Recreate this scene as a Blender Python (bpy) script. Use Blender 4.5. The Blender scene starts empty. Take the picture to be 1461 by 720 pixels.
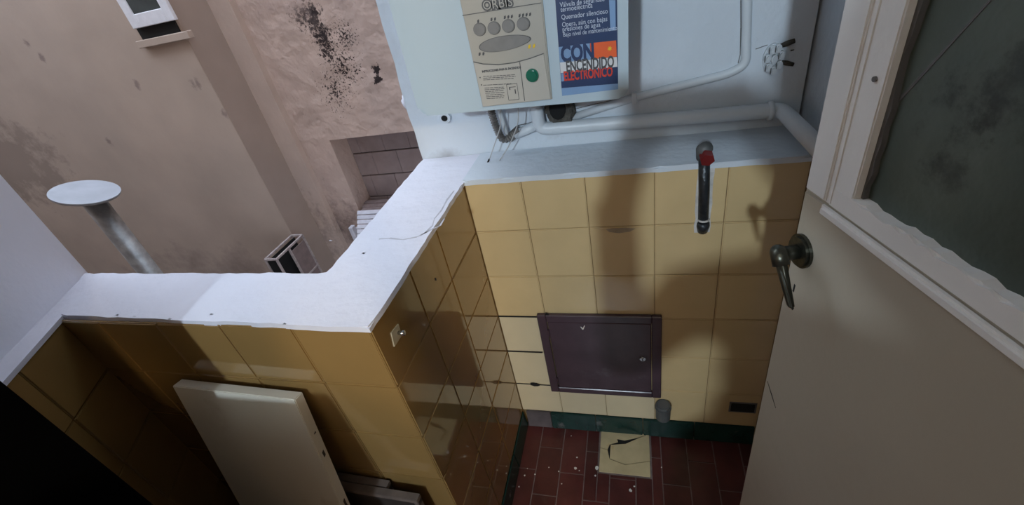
import bpy, bmesh, math, random
from mathutils import Vector, Matrix
random.seed(7)
S = bpy.context.scene
COL = S.collection

# ------------------------------------------------------------------ camera
F = 632.43                                   # focal length in pixels of the 1461 x 720 photograph
CR = Vector((0.96183385, 0.20875155, -0.17691363))     # camera right
CD = Vector((-0.02478726, -0.5774066, -0.81608039))    # camera down
CF = Vector((-0.27250915, 0.78931895, -0.55019483))    # camera forward
H = 0.97                                     # height of the tiled dado
C = Vector((0.40757770, -0.93248316, 0.4414488 + H))
cam_d = bpy.data.cameras.new('camera'); cam = bpy.data.objects.new('camera', cam_d); COL.objects.link(cam)
cam_d.sensor_width = 36; cam_d.lens = F / 1461 * 36; cam_d.clip_start = 0.01
m3 = Matrix((CR, -CD, -CF)).transposed()
cam.matrix_world = Matrix.Translation(C) @ m3.to_4x4()
S.camera = cam

# ------------------------------------------------------------------ world, exposure
w = bpy.data.worlds.new('sky'); S.world = w; w.use_nodes = True
w.node_tree.nodes['Background'].inputs[0].default_value = (0.72, 0.83, 1.0, 1)
w.node_tree.nodes['Background'].inputs[1].default_value = 4.7
S.view_settings.view_transform = 'Standard'; S.view_settings.look = 'None'
S.view_settings.gamma = 1; S.view_settings.use_curve_mapping = False
S.view_settings.exposure = 0.0
LAMP = Vector((0.14, -2.9, 2.13))
LAMP_W = 148
WARM = Vector((1.30, -2.0, 1.9))            # added warm fill lamp, out of view in the kitchen
WARM_W = 62

# ------------------------------------------------------------------ pixel to point helpers
def ray(u, v):
    return (CR * ((u - 730.5) / F) + CD * ((v - 360) / F) + CF).normalized()
def onp(u, v, n, c):
    d = ray(u, v); return C + d * ((c - n.dot(C)) / n.dot(d))
def PX(u, v, x): return onp(u, v, Vector((1, 0, 0)), x)
def PY(u, v, y): return onp(u, v, Vector((0, 1, 0)), y)
def PZ(u, v, z): return onp(u, v, Vector((0, 0, 1)), z)

# ------------------------------------------------------------------ materials
MATS = {}
def M(name, col, rough=.5, var=.10, scale=6., bump=0., bscale=80., spec=.5, metal=0., rnd=0., coat=0., dirt=None, bdist=.01):
    """dirt = (colour, scale, threshold 0..1, softness)"""
    if name in MATS: return MATS[name]
    m = bpy.data.materials.new(name); m.use_nodes = True; MATS[name] = m
    nt = m.node_tree; N = nt.nodes; L = nt.links; b = N['Principled BSDF']
    b.inputs['Roughness'].default_value = rough; b.inputs['Metallic'].default_value = metal
    b.inputs['Specular IOR Level'].default_value = spec; b.inputs['Coat Weight'].default_value = coat
    geo = N.new('ShaderNodeNewGeometry')
    nz = N.new('ShaderNodeTexNoise'); nz.inputs['Scale'].default_value = scale; nz.inputs['Detail'].default_value = 5
    L.new(geo.outputs['Position'], nz.inputs['Vector'])
    mr = N.new('ShaderNodeMapRange'); mr.inputs[1].default_value = .3; mr.inputs[2].default_value = .7
    mr.inputs[3].default_value = 1 - var; mr.inputs[4].default_value = 1 + var
    L.new(nz.outputs['Fac'], mr.inputs[0])
    fac = mr.outputs[0]
    if rnd:
        oi = N.new('ShaderNodeObjectInfo'); r2 = N.new('ShaderNodeMapRange')
        r2.inputs[3].default_value = 1 - rnd; r2.inputs[4].default_value = 1 + rnd
        L.new(oi.outputs['Random'], r2.inputs[0])
        mu = N.new('ShaderNodeMath'); mu.operation = 'MULTIPLY'
        L.new(fac, mu.inputs[0]); L.new(r2.outputs[0], mu.inputs[1]); fac = mu.outputs[0]
    vm = N.new('ShaderNodeVectorMath'); vm.operation = 'SCALE'; vm.inputs[0].default_value = col[:3]
    L.new(fac, vm.inputs['Scale'])
    out = vm.outputs[0]
    if dirt:
        dn = N.new('ShaderNodeTexNoise'); dn.inputs['Scale'].default_value = dirt[1]; dn.inputs['Detail'].default_value = 8
        dn.inputs['Roughness'].default_value = .65
        L.new(geo.outputs['Position'], dn.inputs['Vector'])
        d2 = N.new('ShaderNodeMapRange'); d2.inputs[1].default_value = dirt[2]; d2.inputs[2].default_value = dirt[2] + dirt[3]
        L.new(dn.outputs['Fac'], d2.inputs[0])
        mx = N.new('ShaderNodeMix'); mx.data_type = 'RGBA'
        L.new(d2.outputs[0], mx.inputs[0]); L.new(out, mx.inputs[6]); mx.inputs[7].default_value = (*dirt[0], 1)
        out = mx.outputs[2]
    L.new(out, b.inputs['Base Color'])
    if bump:
        bn = N.new('ShaderNodeTexNoise'); bn.inputs['Scale'].default_value = bscale; bn.inputs['Detail'].default_value = 4
        L.new(geo.outputs['Position'], bn.inputs['Vector'])
        bp = N.new('ShaderNodeBump'); bp.inputs['Strength'].default_value = bump; bp.inputs['Distance'].default_value = bdist
        L.new(bn.outputs['Fac'], bp.inputs['Height']); L.new(bp.outputs[0], b.inputs['Normal'])
    m['out'] = 1
    return m

def add_spot(m, centre, radii, colour, scale, lo, hi, strength=1.):
    """a stain or tone patch with its own place on the wall: ellipsoid falloff times noise"""
    nt = m.node_tree; N = nt.nodes; L = nt.links; b = N['Principled BSDF']
    src = b.inputs['Base Color'].links[0].from_socket
    geo = N.new('ShaderNodeNewGeometry')
    sub = N.new('ShaderNodeVectorMath'); sub.operation = 'SUBTRACT'; sub.inputs[1].default_value = centre
    L.new(geo.outputs['Position'], sub.inputs[0])
    div = N.new('ShaderNodeVectorMath'); div.operation = 'DIVIDE'; div.inputs[1].default_value = radii
    L.new(sub.outputs[0], div.inputs[0])
    ln = N.new('ShaderNodeVectorMath'); ln.operation = 'LENGTH'; L.new(div.outputs[0], ln.inputs[0])
    nz = N.new('ShaderNodeTexNoise'); nz.inputs['Scale'].default_value = scale; nz.inputs['Detail'].default_value = 9
    nz.inputs['Roughness'].default_value = .7
    L.new(geo.outputs['Position'], nz.inputs['Vector'])
    f = N.new('ShaderNodeMapRange'); f.inputs[1].default_value = 0; f.inputs[2].default_value = 1
    f.inputs[3].default_value = .22; f.inputs[4].default_value = -.30
    L.new(ln.outputs['Value'], f.inputs[0])
    ad = N.new('ShaderNodeMath'); L.new(f.outputs[0], ad.inputs[0]); L.new(nz.outputs['Fac'], ad.inputs[1])
    g = N.new('ShaderNodeMapRange'); g.inputs[1].default_value = lo; g.inputs[2].default_value = hi; g.inputs[4].default_value = strength
    L.new(ad.outputs[0], g.inputs[0])
    mx = N.new('ShaderNodeMix'); mx.data_type = 'RGBA'
    L.new(g.outputs[0], mx.inputs[0]); L.new(src, mx.inputs[6]); mx.inputs[7].default_value = (*colour, 1)
    L.new(mx.outputs[2], b.inputs['Base Color'])

plaster = M('white_plaster', (.60, .66, .72), .55, .04, 5, .25, 45, dirt=((.45, .44, .44), 7, .66, .2))
plaster_cap = M('white_cap_plaster', (.69, .70, .78), .6, .03, 6, .35, 30, dirt=((.5, .5, .54), 9, .70, .12))
plaster_left = M('white_wall_paint', (.80, .82, .90), .6, .03, 4, .1, 60)
ceil_m = M('ceiling_paint', (.40, .37, .33), .8, .02)
kitch_m = M('kitchen_paint', (.33, .20, .09), .7, .03)
black_m = M('black_jamb', (.002, .002, .0022), .9, .1, spec=.0)  # near-black base colour, no specular
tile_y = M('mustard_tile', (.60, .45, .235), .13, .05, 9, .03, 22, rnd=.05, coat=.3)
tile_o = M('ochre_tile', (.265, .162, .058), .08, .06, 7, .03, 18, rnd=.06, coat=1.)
tile_c = M('cream_tile', (.66, .56, .37), .16, .05, 9, .03, 22, rnd=.04, coat=.3)
grout = M('brown_grout', (.12, .075, .035), .9, .2, 30)
pink = M('mauve_wall_paint', (.44, .35, .29), .85, .07, 2.2, .35, 14, spec=.2)
pink_lit = M('mauve_lit_strip', (.54, .425, .36), .85, .06, 4, .5, 10, spec=.2, bdist=.02)  # paler copy of the mauve; the strip's brighter light is painted in
pink_shaded = M('mauve_shaded_return', (.375, .295, .25), .85, .05, 3.0, .25, 14, spec=.2)  # darker copy of the mauve; shade of the side face is painted in
pink_c = M('mauve_rough_render', (.53, .405, .345), .85, .09, 5.0, .8, 7, spec=.2, bdist=.05)
grout_y = M('tan_grout', (.26, .17, .075), .9, .25, 25)
block_m = M('mauve_block', (.30, .235, .225), .85, .10, 8, .3, 30, spec=.2, rnd=.05, dirt=((.13, .10, .10), 5, .62, .25))
joint_m = M('dark_joint', (.06, .045, .045), .9)
floor_m = M('red_floor_tile', (.070, .016, .014), .32, .22, 14, .15, 40, rnd=.22, dirt=((.07, .035, .03), 10, .6, .2))
floor_g = M('floor_grout', (.17, .13, .12), .85, .2, 40)
green_m = M('green_baseboard_tile', (.007, .032, .026), .25, .15, 20, .05, 40, rnd=.1, dirt=((.15, .14, .14), 12, .63, .12))
greenb_m = M('grimy_baseboard_tile', (.10, .085, .09), .35, .25, 22, .1, 40)
enamel = M('white_enamel', (.46, .57, .64), .28, .012, 5, coat=.2)
panel_g = M('grey_plastic', (.40, .38, .33), .45, .02, 10)
panel_l = M('light_grey_plastic', (.46, .44, .39), .45, .02, 10)
btn_m = M('grey_button', (.20, .195, .185), .5, .08, 60)
btn_d = M('dark_trim', (.10, .10, .10), .5, .05)
ink = M('dark_print', (.07, .07, .075), .6, .05)
yellow_ink = M('yellow_print', (.75, .50, .02), .6, .03)
green_b = M('green_button', (.0, .13, .085), .22, .05, 10, coat=.5)
navy = M('navy_print', (.018, .045, .125), .35, .1, 14, coat=.3, dirt=((.05, .09, .18), 40, .68, .05))
sky_b = M('pale_blue_print', (.20, .34, .56), .35, .08, 14, coat=.3)
white_p = M('white_print', (.66, .68, .70), .4, .05, 20, coat=.3)
orange_p = M('orange_print', (.80, .12, .03), .4, .08, 20, coat=.3)
red_p = M('red_print', (.62, .05, .03), .4, .05, 20, coat=.3)
pale_txt = M('pale_blue_lettering', (.52, .60, .72), .4, .05, 20)
pipe_w = M('white_painted_pipe', (.62, .67, .71), .4, .04, 12, .1, 60)
flex_m = M('flexible_metal_hose', (.17, .16, .15), .45, .2, 60, metal=.5)
dark_f = M('dark_rough_fitting', (.07, .065, .055), .8, .5, 60, .8, 120)
wire_m = M('grey_wire', (.45, .45, .45), .5, .05)
blk = M('black_hole', (.006, .006, .006), .9, .2)
old_iron = M('dark_pipe_metal', (.035, .04, .045), .35, .3, 40, .2, 80, metal=.5)
red_cap = M('red_plastic', (.15, .014, .014), .4, .1, 20)
mortar = M('broken_mortar', (.55, .53, .50), .9, .15, 40, .6, 60)
steel_p = M('purple_brown_enamel', (.060, .036, .045), .22, .22, 12, .12, 10, dirt=((.11, .09, .10), 9, .6, .2))
chrome = M('worn_chrome', (.6, .6, .6), .25, .05, metal=1.)
pvc_g = M('grey_plastic_pipe', (.085, .09, .09), .5, .15, 20, .1, 40)
cream_t = M('stained_cream_floor_tile', (.52, .42, .24), .5, .12, 18, .15, 30, dirt=((.38, .21, .06), 9, .62, .14))
fleck_m = M('white_paint_fleck', (.65, .62, .58), .6)
door_m = M('cream_door_paint', (.36, .325, .260), .38, .03, 5, .10, 24, dirt=((.31, .28, .23), 3, .6, .2))
door_w = M('white_frame_paint', (.66, .66, .64), .65, .04, 12, .15, 30, spec=.2, dirt=((.50, .47, .42), 20, .74, .1))
bronze = M('aged_bronze', (.065, .065, .05), .35, .25, 40, .1, 80, metal=.85)
board_m = M('painted_white_board', (.58, .55, .47), .5, .05, 5, .08, 30, dirt=((.40, .33, .24), 6, .62, .2))
frame_m = M('dusty_dark_wood', (.028, .021, .018), .6, .35, 14, .2, 30)
frame_e = M('pale_worn_edge', (.13, .10, .085), .6, .25, 30)
galv = M('galvanised_steel', (.33, .34, .34), .45, .25, 30, .1, 60, metal=.6)
galv_cap = M('bright_tin', (.40, .43, .48), .4, .08, 14, .15, 18, metal=.3)
alu = M('white_window_paint', (.72, .72, .76), .5, .05, 30)
wglass = M('dull_window_glass', (.055, .065, .065), .15, .35, 4)
slat_w = M('white_slat', (.62, .62, .68), .6, .06, 20, .1, 40, rnd=.06)
slat_b = M('brown_slat', (.25, .19, .18), .7, .15, 20, .1, 40, rnd=.12)
iron_p = M('flaking_painted_iron', (.42, .36, .35), .6, .3, 40)
conc = M('dark_court_floor', (.10, .08, .08), .9, .2)
bulb_m = bpy.data.materials.new('lit_bulb'); bulb_m.use_nodes = True
_b = bulb_m.node_tree.nodes['Principled BSDF']; _b.inputs['Emission Color'].default_value = (.95, .98, 1, 1); _b.inputs['Emission Strength'].default_value = 6
def glass_material():
    m = bpy.data.materials.new('frosted_green_glass'); m.use_nodes = True; N = m.node_tree.nodes; L = m.node_tree.links
    b = N['Principled BSDF']; geo = N.new('ShaderNodeNewGeometry')
    n1 = N.new('ShaderNodeTexNoise'); n1.inputs['Scale'].default_value = 9; n1.inputs['Detail'].default_value = 6
    mp = N.new('ShaderNodeMapping'); mp.inputs['Scale'].default_value = (1, 1, .5); L.new(geo.outputs['Position'], mp.inputs[0]); L.new(mp.outputs[0], n1.inputs[0])
    cr = N.new('ShaderNodeValToRGB'); cr.color_ramp.elements[0].position = .38; cr.color_ramp.elements[1].position = .66
    cr.color_ramp.elements[0].color = (.075, .098, .082, 1); cr.color_ramp.elements[1].color = (.125, .155, .132, 1)
    L.new(n1.outputs['Fac'], cr.inputs[0]); L.new(cr.outputs[0], b.inputs['Base Color'])
    b.inputs['Roughness'].default_value = .42; b.inputs['Transmission Weight'].default_value = .35; b.inputs['IOR'].default_value = 1.45
    n2 = N.new('ShaderNodeTexNoise'); n2.inputs['Scale'].default_value = 70; L.new(geo.outputs['Position'], n2.inputs[0])
    bp = N.new('ShaderNodeBump'); bp.inputs['Strength'].default_value = .25; bp.inputs['Distance'].default_value = .005
    L.new(n2.outputs['Fac'], bp.inputs['Height']); L.new(bp.outputs[0], b.inputs['Normal'])
    return m
glass_m = glass_material()

# ------------------------------------------------------------------ mesh helpers
def obj(name, bm, mat, parent=None, smooth=False):
    bmesh.ops.recalc_face_normals(bm, faces=bm.faces)
    me = bpy.data.meshes.new(name); bm.to_mesh(me); bm.free()
    if smooth:
        for p in me.polygons: p.use_smooth = True
    me.materials.append(mat)
    o = bpy.data.objects.new(name, me); COL.objects.link(o)
    if parent: o.parent = parent
    return o
def tag(o, label=None, cat=None, group=None, kind=None):
    if label: o['label'] = label
    if cat: o['category'] = cat
    if group: o['group'] = group
    if kind: o['kind'] = kind
    return o
def empty(name, loc=(0, 0, 0), label=None, cat=None, group=None, kind=None):
    o = bpy.data.objects.new(name, None); COL.objects.link(o); o.empty_display_size = .05
    o['_base'] = 1; del o['_base']
    return tag(o, label, cat, group, kind)
def box(x0, x1, y0, y1, z0, z1, bev=0., seg=2, bm=None):
    bm = bm or bmesh.new()
    vs = [bm.verts.new((x, y, z)) for x in (x0, x1) for y in (y0, y1) for z in (z0, z1)]
    fs = [bm.faces.new([vs[i] for i in q]) for q in ((0, 1, 3, 2), (4, 6, 7, 5), (0, 4, 5, 1), (2, 3, 7, 6), (0, 2, 6, 4), (1, 5, 7, 3))]
    if bev:
        es = list({e for f in fs for e in f.edges})
        bmesh.ops.bevel(bm, geom=es, offset=bev, segments=seg, affect='EDGES', profile=.6)
    return bm
def hexa(p, bm=None, bev=0.):
    """box from 8 points: bottom ring of four then top ring of four"""
    bm = bm or bmesh.new(); v = [bm.verts.new(q) for q in p]
    fs = [bm.faces.new([v[i] for i in q]) for q in ((0, 1, 2, 3), (4, 7, 6, 5), (0, 4, 5, 1), (1, 5, 6, 2), (2, 6, 7, 3), (3, 7, 4, 0))]
    if bev:
        es = list({e for f in fs for e in f.edges}); bmesh.ops.bevel(bm, geom=es, offset=bev, segments=2, affect='EDGES')
    return bm
def prism(poly, z0, z1, bm=None, bev=0.):
    """polygon in xy extruded in z"""
    bm = bm or bmesh.new()
    a = [bm.verts.new((p[0], p[1], z0)) for p in poly]; b = [bm.verts.new((p[0], p[1], z1)) for p in poly]
    n = len(poly); bm.faces.new(a[::-1]); top = bm.faces.new(b)
    for i in range(n): bm.faces.new((a[i], a[(i + 1) % n], b[(i + 1) % n], b[i]))
    if bev: bmesh.ops.bevel(bm, geom=list(top.edges), offset=bev, segments=2, affect='EDGES')
    return bm
def slab(poly, origin, ux, uy, n, t, bm=None, bev=0.):
    """2-D polygon placed in the plane (origin, ux, uy), thickness t along n"""
    bm = bm or bmesh.new(); ux, uy, n, origin = map(Vector, (ux, uy, n, origin))
    a = [bm.verts.new(origin + ux * p[0] + uy * p[1]) for p in poly]
    b = [bm.verts.new(origin + ux * p[0] + uy * p[1] + n * t) for p in poly]
    k = len(poly); bm.faces.new(a); top = bm.faces.new(b[::-1])
    for i in range(k): bm.faces.new((a[i], b[i], b[(i + 1) % k], a[(i + 1) % k]))
    if bev: bmesh.ops.bevel(bm, geom=list(top.edges), offset=bev, segments=2, affect='EDGES')
    return bm
def tube(pts, r, seg=12, bm=None, cap=True):
    bm = bm or bmesh.new(); pts = [Vector(p) for p in pts]
    rs = r if isinstance(r, (list, tuple)) else [r] * len(pts)
    rings = []; up = None
    for i, p in enumerate(pts):
        d = (pts[min(i + 1, len(pts) - 1)] - pts[max(i - 1, 0)]).normalized()
        if up is None: up = d.orthogonal().normalized()
        up = (up - d * up.dot(d)).normalized(); s = d.cross(up)
        rings.append([bm.verts.new(p + (up * math.cos(a) + s * math.sin(a)) * rs[i]) for a in [2 * math.pi * k / seg for k in range(seg)]])
    for A, B in zip(rings, rings[1:]):
        for k in range(seg): bm.faces.new((A[k], A[(k + 1) % seg], B[(k + 1) % seg], B[k]))
    if cap: bm.faces.new(rings[0][::-1]); bm.faces.new(rings[-1])
    return bm
def arc(pts, r=.02, n=5):
    """round the corners of a polyline"""
    pts = [Vector(p) for p in pts]; out = [pts[0]]
    for a, b, c in zip(pts, pts[1:], pts[2:]):
        ra = min(r, (a - b).length * .45, (c - b).length * .45)
        p0 = b + (a - b).normalized() * ra; p1 = b + (c - b).normalized() * ra
        for i in range(n + 1):
            t = i / n; out.append(p0 * (1 - t) ** 2 + b * 2 * t * (1 - t) + p1 * t * t)
    return out + [pts[-1]]
def disc(center, ux, uy, n, rx, ry, t, seg=28, bev=0., bm=None):
    return slab([(rx * math.cos(2 * math.pi * k / seg), ry * math.sin(2 * math.pi * k / seg)) for k in range(seg)], center, ux, uy, n, t, bm, bev)
def text_obj(name, s, size, origin, ux, uy, n, mat, parent, wx=1., bold=0., lift=.0006, shear=0.):
    cu = bpy.data.curves.new('lettering_curve', 'FONT'); cu.body = s; cu.size = size; cu.offset = bold; cu.shear = shear
    cu.extrude = .0002; cu.resolution_u = 3
    t = bpy.data.objects.new('lettering_tmp', cu); COL.objects.link(t)
    me = bpy.data.meshes.new_from_object(t.evaluated_get(bpy.context.evaluated_depsgraph_get()))
    bpy.data.objects.remove(t); bpy.data.curves.remove(cu)
    ux, uy, n, origin = map(Vector, (ux, uy, n, origin))
    for v in me.vertices: v.co = origin + ux * (v.co.x * wx) + uy * v.co.y + n * (v.co.z + lift)
    me.name = name; me.materials.clear(); me.materials.append(mat)
    o = bpy.data.objects.new(name, me); COL.objects.link(o); o.parent = parent
    return o
def jag(p, q, n, amp, nrm):
    """points from p to q (q left out) with a ragged offset along nrm"""
    p, q, nrm = Vector(p), Vector(q), Vector(nrm)
    return [p + (q - p) * (i / n) + nrm * (random.uniform(-amp, amp) if i else 0) for i in range(n)]

# ================================================================== SETTING
# ---- rows and columns of the dado tiles (measured)
ROWS = [0.97, 0.829, 0.679, 0.529, 0.379, 0.2285, 0.078]
COLS = [0.0, 0.144, 0.295, 0.448, 0.597, 0.748]
G = .0009          # half joint
T = .006           # tile thickness in front of the grout bed
def tile(a0, a1, z0, z1, origin, ux, n, mat, parent, bev=.0022):
    """one tile; a along ux, tile stands proud of the grout bed along n"""
    j = random.uniform(-.0006, .0006)
    return obj('tile', slab([(a0 + G, z0 + G), (a1 - G, z0 + G), (a1 - G, z1 - G), (a0 + G, z1 - G)], origin, ux, (0, 0, 1), n, T + j, None, bev), mat, parent)

YW = .17           # upper back wall plane
XR = .765
# back dado (bed 6 mm behind the tile face y=0)
wall_back = tag(obj('wall_back', box(-.16, XR, T, YW + .12, 0, H - .004), grout_y), 'mustard tiled lower back wall under the water heater', kind='structure')
for r in range(6):
    for c in range(5):
        z1, z0 = ROWS[r], ROWS[r + 1]
        m = tile_y
        if r >= 3 and c == 0 or r == 5 and c in (1, 2): m = tile_c
        tile(COLS[c], COLS[c + 1], z0, z1, (0, T, 0), (1, 0, 0), (0, -1, 0), m, wall_back)
# upper back wall (white) with a ragged left end
bm = bmesh.new()
prof = []
zz = [H - .004 + i * .045 for i in range(35)]
for z in zz: prof.append((-.178 + .012 * (z - H) + random.uniform(-.004, .004), z))
poly = [(XR, H - .004)] + [(XR, zz[-1])] + prof[::-1]
slab(poly, (0, YW, 0), (1, 0, 0), (0, 0, 1), (0, 1, 0), .12, bm)
wall_upper = tag(obj('wall_upper', bm, plaster), 'white painted upper back wall carrying the water heater', kind='structure')
# plaster lump on its broken edge
lump = bmesh.new(); bmesh.ops.create_icosphere(lump, subdivisions=3, radius=1)
lp = PY(573, 150, YW + .01)
for v in lump.verts:
    k = 1 + .18 * math.sin(v.co.x * 7 + v.co.z * 5); v.co = Vector((v.co.x * .013 * k, v.co.y * .02, v.co.z * .02 * k)) + Vector((lp.x + .004, lp.y + .03, lp.z))
obj('plaster_lump', lump, plaster_cap, wall_upper, True)
# ledge of the dado
poly = jag((-.004, -.004, 0), (XR, -.004, 0), 40, .0016, (0, 1, 0)) + [Vector((XR, YW, 0)), Vector((-.004, YW, 0))]
ledge = tag(obj('trim_1', prism(poly, H - .003, H + .010, None, .004), plaster), 'white painted ledge on top of the tiled back wall', kind='structure')
# stub parapet and front parapet (one L)
parapet = tag(obj('wall_parapet', prism([(-T, T), (-T, -.5 + T), (-.80, -.5 + T), (-.86, -.36), (-.155, -.36), (-.155, YW)], -2.6, H - .004), pink), 'low tiled parapet in an L shape around the light court', kind='structure')
STY = [-.5, -.343, -.2, 0.]
for r in range(6):
    for c in range(3):
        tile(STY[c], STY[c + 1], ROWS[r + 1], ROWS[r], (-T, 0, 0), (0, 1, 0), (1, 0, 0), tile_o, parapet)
FRX = [-.742, -.604, -.454, -.303, -.152, 0.]
for r in range(6):
    for c in range(5):
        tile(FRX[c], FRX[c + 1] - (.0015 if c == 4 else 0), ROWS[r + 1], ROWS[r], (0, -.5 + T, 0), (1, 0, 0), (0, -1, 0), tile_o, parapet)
# grout beds show between tiles: thin dark sheets in front of the parapet core
obj('grout_bed', box(-T - .001, -T + .0015, -.494, .005, .005, H - .006), grout, parapet)
obj('grout_bed', box(-.735, -.006, -.4955, -.493, .005, H - .006), grout, parapet)
# white cap
ol = jag((.003, .012, 0), (.003, -.503, 0), 26, .0014, (1, 0, 0)) + jag((.003, -.503, 0), (-.722, -.489, 0), 30, .0016, (0, 1, 0))
ol += [Vector((-.722, -.489, 0))] + [Vector((-.846, -.350, 0))]
ol += jag((-.846, -.350, 0), (-.163, -.362, 0), 34, .0022, (0, 1, 0)) + jag((-.163, -.362, 0), (-.176, YW, 0), 26, .0026, (1, 0, 0)) + [Vector((-.176, YW + .002, 0)), Vector((.003, YW + .002, 0))]
cap = tag(obj('trim_2', prism(ol, H - .004, H + .007, None, .003), plaster_cap), 'bright white plaster cap on top of the L shaped parapet', kind='structure')

# left wall (skewed)
E1 = Vector((.49, -.872, 0)).normalized(); NL = Vector((.872, .49, 0)).normalized()
A0 = Vector((-.7165, -.4895, 0))
left_low = tag(obj('wall_left', hexa([A0 - NL * T + E1 * s - NL * d + Vector((0, 0, z)) for z in (0, H - .004) for s, d in ((-.12, 0), (.42, 0), (.42, .2), (-.12, .2))]), grout), 'ochre tiled lower left wall in shadow', kind='structure')
for r in range(6):
    for c in range(3):
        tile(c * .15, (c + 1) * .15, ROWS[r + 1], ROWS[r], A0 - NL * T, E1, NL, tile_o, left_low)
W0 = Vector((-.845, -.342, 0)); W1 = Vector((-.749, -.522, 0)); EW = (W1 - W0).normalized(); NW = Vector((-EW.y, EW.x, 0))
obj('ledge', hexa([A0 + NL * .002 - E1 * .02 + Vector((0, 0, H - .004)), A0 + NL * .002 + E1 * .42 + Vector((0, 0, H - .004)), W0 + EW * .6 + Vector((0, 0, H - .004)), W0 + Vector((0, 0, H - .004)),
    A0 + NL * .002 - E1 * .02 + Vector((0, 0, H + .005)), A0 + NL * .002 + E1 * .42 + Vector((0, 0, H + .005)), W0 + EW * .6 + Vector((0, 0, H + .005)), W0 + Vector((0, 0, H + .005))]), plaster_cap, left_low)
left_up = tag(obj('wall_left_upper', hexa([W0 + EW * s - NW * d + Vector((0, 0, z)) for z in (H - .004, 2.55) for s, d in ((0, 0), (.62, 0), (.62, .18), (0, .18))]), plaster_left), 'plain white upper left wall ending at the light court', kind='structure')
# black door jamb at the left
J0 = Vector((-.338, -.728, 0)); J1 = Vector((-.328, -.850, 0))
jamb = tag(obj('trim_3', prism([J0, J1, (-.45, -.98), (-.62, -.86), (-.50, -.70)], 0, 2.55), black_m), 'black door jamb standing against the left wall', kind='structure')

# right wall behind the door
tag(obj('wall_right', hexa([(XR, .29, 0), (XR + .12, .29, 0), (XR + .30, -1.25, 0), (.845, -1.25, 0), (XR, .29, 2.55), (XR + .12, .29, 2.55), (XR + .30, -1.25, 2.55), (.845, -1.25, 2.55)]), plaster), 'white painted right wall behind the open door', kind='structure')

# floor with loose laid red tiles
floor = tag(obj('floor', box(-1.0, 1.2, -1.15, .02, -.06, -.002), floor_g), 'red tiled floor of the laundry corner', kind='structure')
FW, FL = .0798, .1615
ix = 0
patch = (.268, .432, -.156, -.004)
for i in range(-9, 10):
    x0 = .0655 - FW + i * FW
    y = -.0085 if i % 2 == 0 else -.0875
    yy = [(-.0085, -.0875)] if i % 2 else []
    y1 = -.0875 if i % 2 else -.0085
    while y1 > -.80:
        yy.append((y1, y1 - FL)); y1 -= FL
    for (b1, b0) in yy:
        xa, xb = x0 + .0012, x0 + FW - .0012; ya, yb = b0 + .0012, b1 - .0012
        if xa < 0 and yb > -.5:
            if xb < .02: continue
            xa = max(xa, .002)
        if xa > .74 or xb > .80: continue
        if xa < patch[1] and xb > patch[0] and yb > patch[2]:
            cells = [(xa, patch[0] - .003, ya, yb), (patch[1] + .003, xb, ya, yb), (max(xa, patch[0] - .001), min(xb, patch[1] + .001), ya, patch[2] - .003)]
        else: cells = [(xa, xb, ya, yb)]
        for (c0, c1, c2, c3) in cells:
            if c1 - c0 < .004 or c3 - c2 < .004: continue
            obj('floor_tile', prism([(c0, c2), (c1, c2), (c1, c3), (c0, c3)], -.004, random.uniform(-.0006, .0006), None, .0012), floor_m, floor)
# cracked cream patch tile, in broken pieces
PA = [[(0, 0), (1, 0), (1, .34), (.52, .20), (.20, .30), (.15, .52), (0, .55)],
      [(1, .35), (1, 1), (.80, .88), (.52, .70), (.21, .64), (.20, .315), (.52, .215)],
      [(0, .56), (.15, .53), (.19, .66), (.36, .74), (.34, .82), (.50, .80), (.78, .90), (.99, 1), (0, 1)]]
ptile = tag(empty('repair_tile'), 'cracked cream repair tile set into the red floor', 'floor tile')
for k, pp in enumerate(PA):
    q = [(patch[0] + .002 + a * (patch[1] - patch[0] - .004), patch[2] + .002 + b * (patch[3] - patch[2] - .004)) for a, b in pp]
    cx = sum(p[0] for p in q) / len(q); cy = sum(p[1] for p in q) / len(q)
    q = [(cx + (p[0] - cx) * .985, cy + (p[1] - cy) * .985) for p in q]
    obj('tile_shard', prism(q, -.002, .003 + (.0012 if k == 1 else 0), None, 0), cream_t, ptile)
obj('dark_bed', prism([(patch[0] + .004, patch[2] + .004), (patch[1] - .004, patch[2] + .004), (patch[1] - .004, patch[3] - .004), (patch[0] + .004, patch[3] - .004)], -.0022, -.001), blk, ptile)
# paint flecks
bm = bmesh.new()
for (zx, zy, r) in [(628, 470, .005), (775, 465, .007), (640, 395, .0028), (1005, 620, .005), (1032, 593, .0028), (282, 518, .0028), (352, 510, .0025), (515, 490, .0025), (243, 595, .0025), (600, 247, .002), (535, 575, .0022), (765, 520, .003), (655, 485, .0018), (300, 470, .0018), (447, 463, .002), (1218, 462, .002)]:
    p = PZ(690 + zx / 4.8, 570 + zy / 4.8, .0008)
    bm2 = [(r * random.uniform(.7, 1.2) * math.cos(a * math.pi / 4), r * random.uniform(.7, 1.2) * math.sin(a * math.pi / 4)) for a in range(8)]
    slab(bm2, p, (1, 0, 0), (0, 1, 0), (0, 0, 1), .0006, bm)
tag(obj('paint_splatter', bm, fleck_m, floor), kind='stuff')
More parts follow.
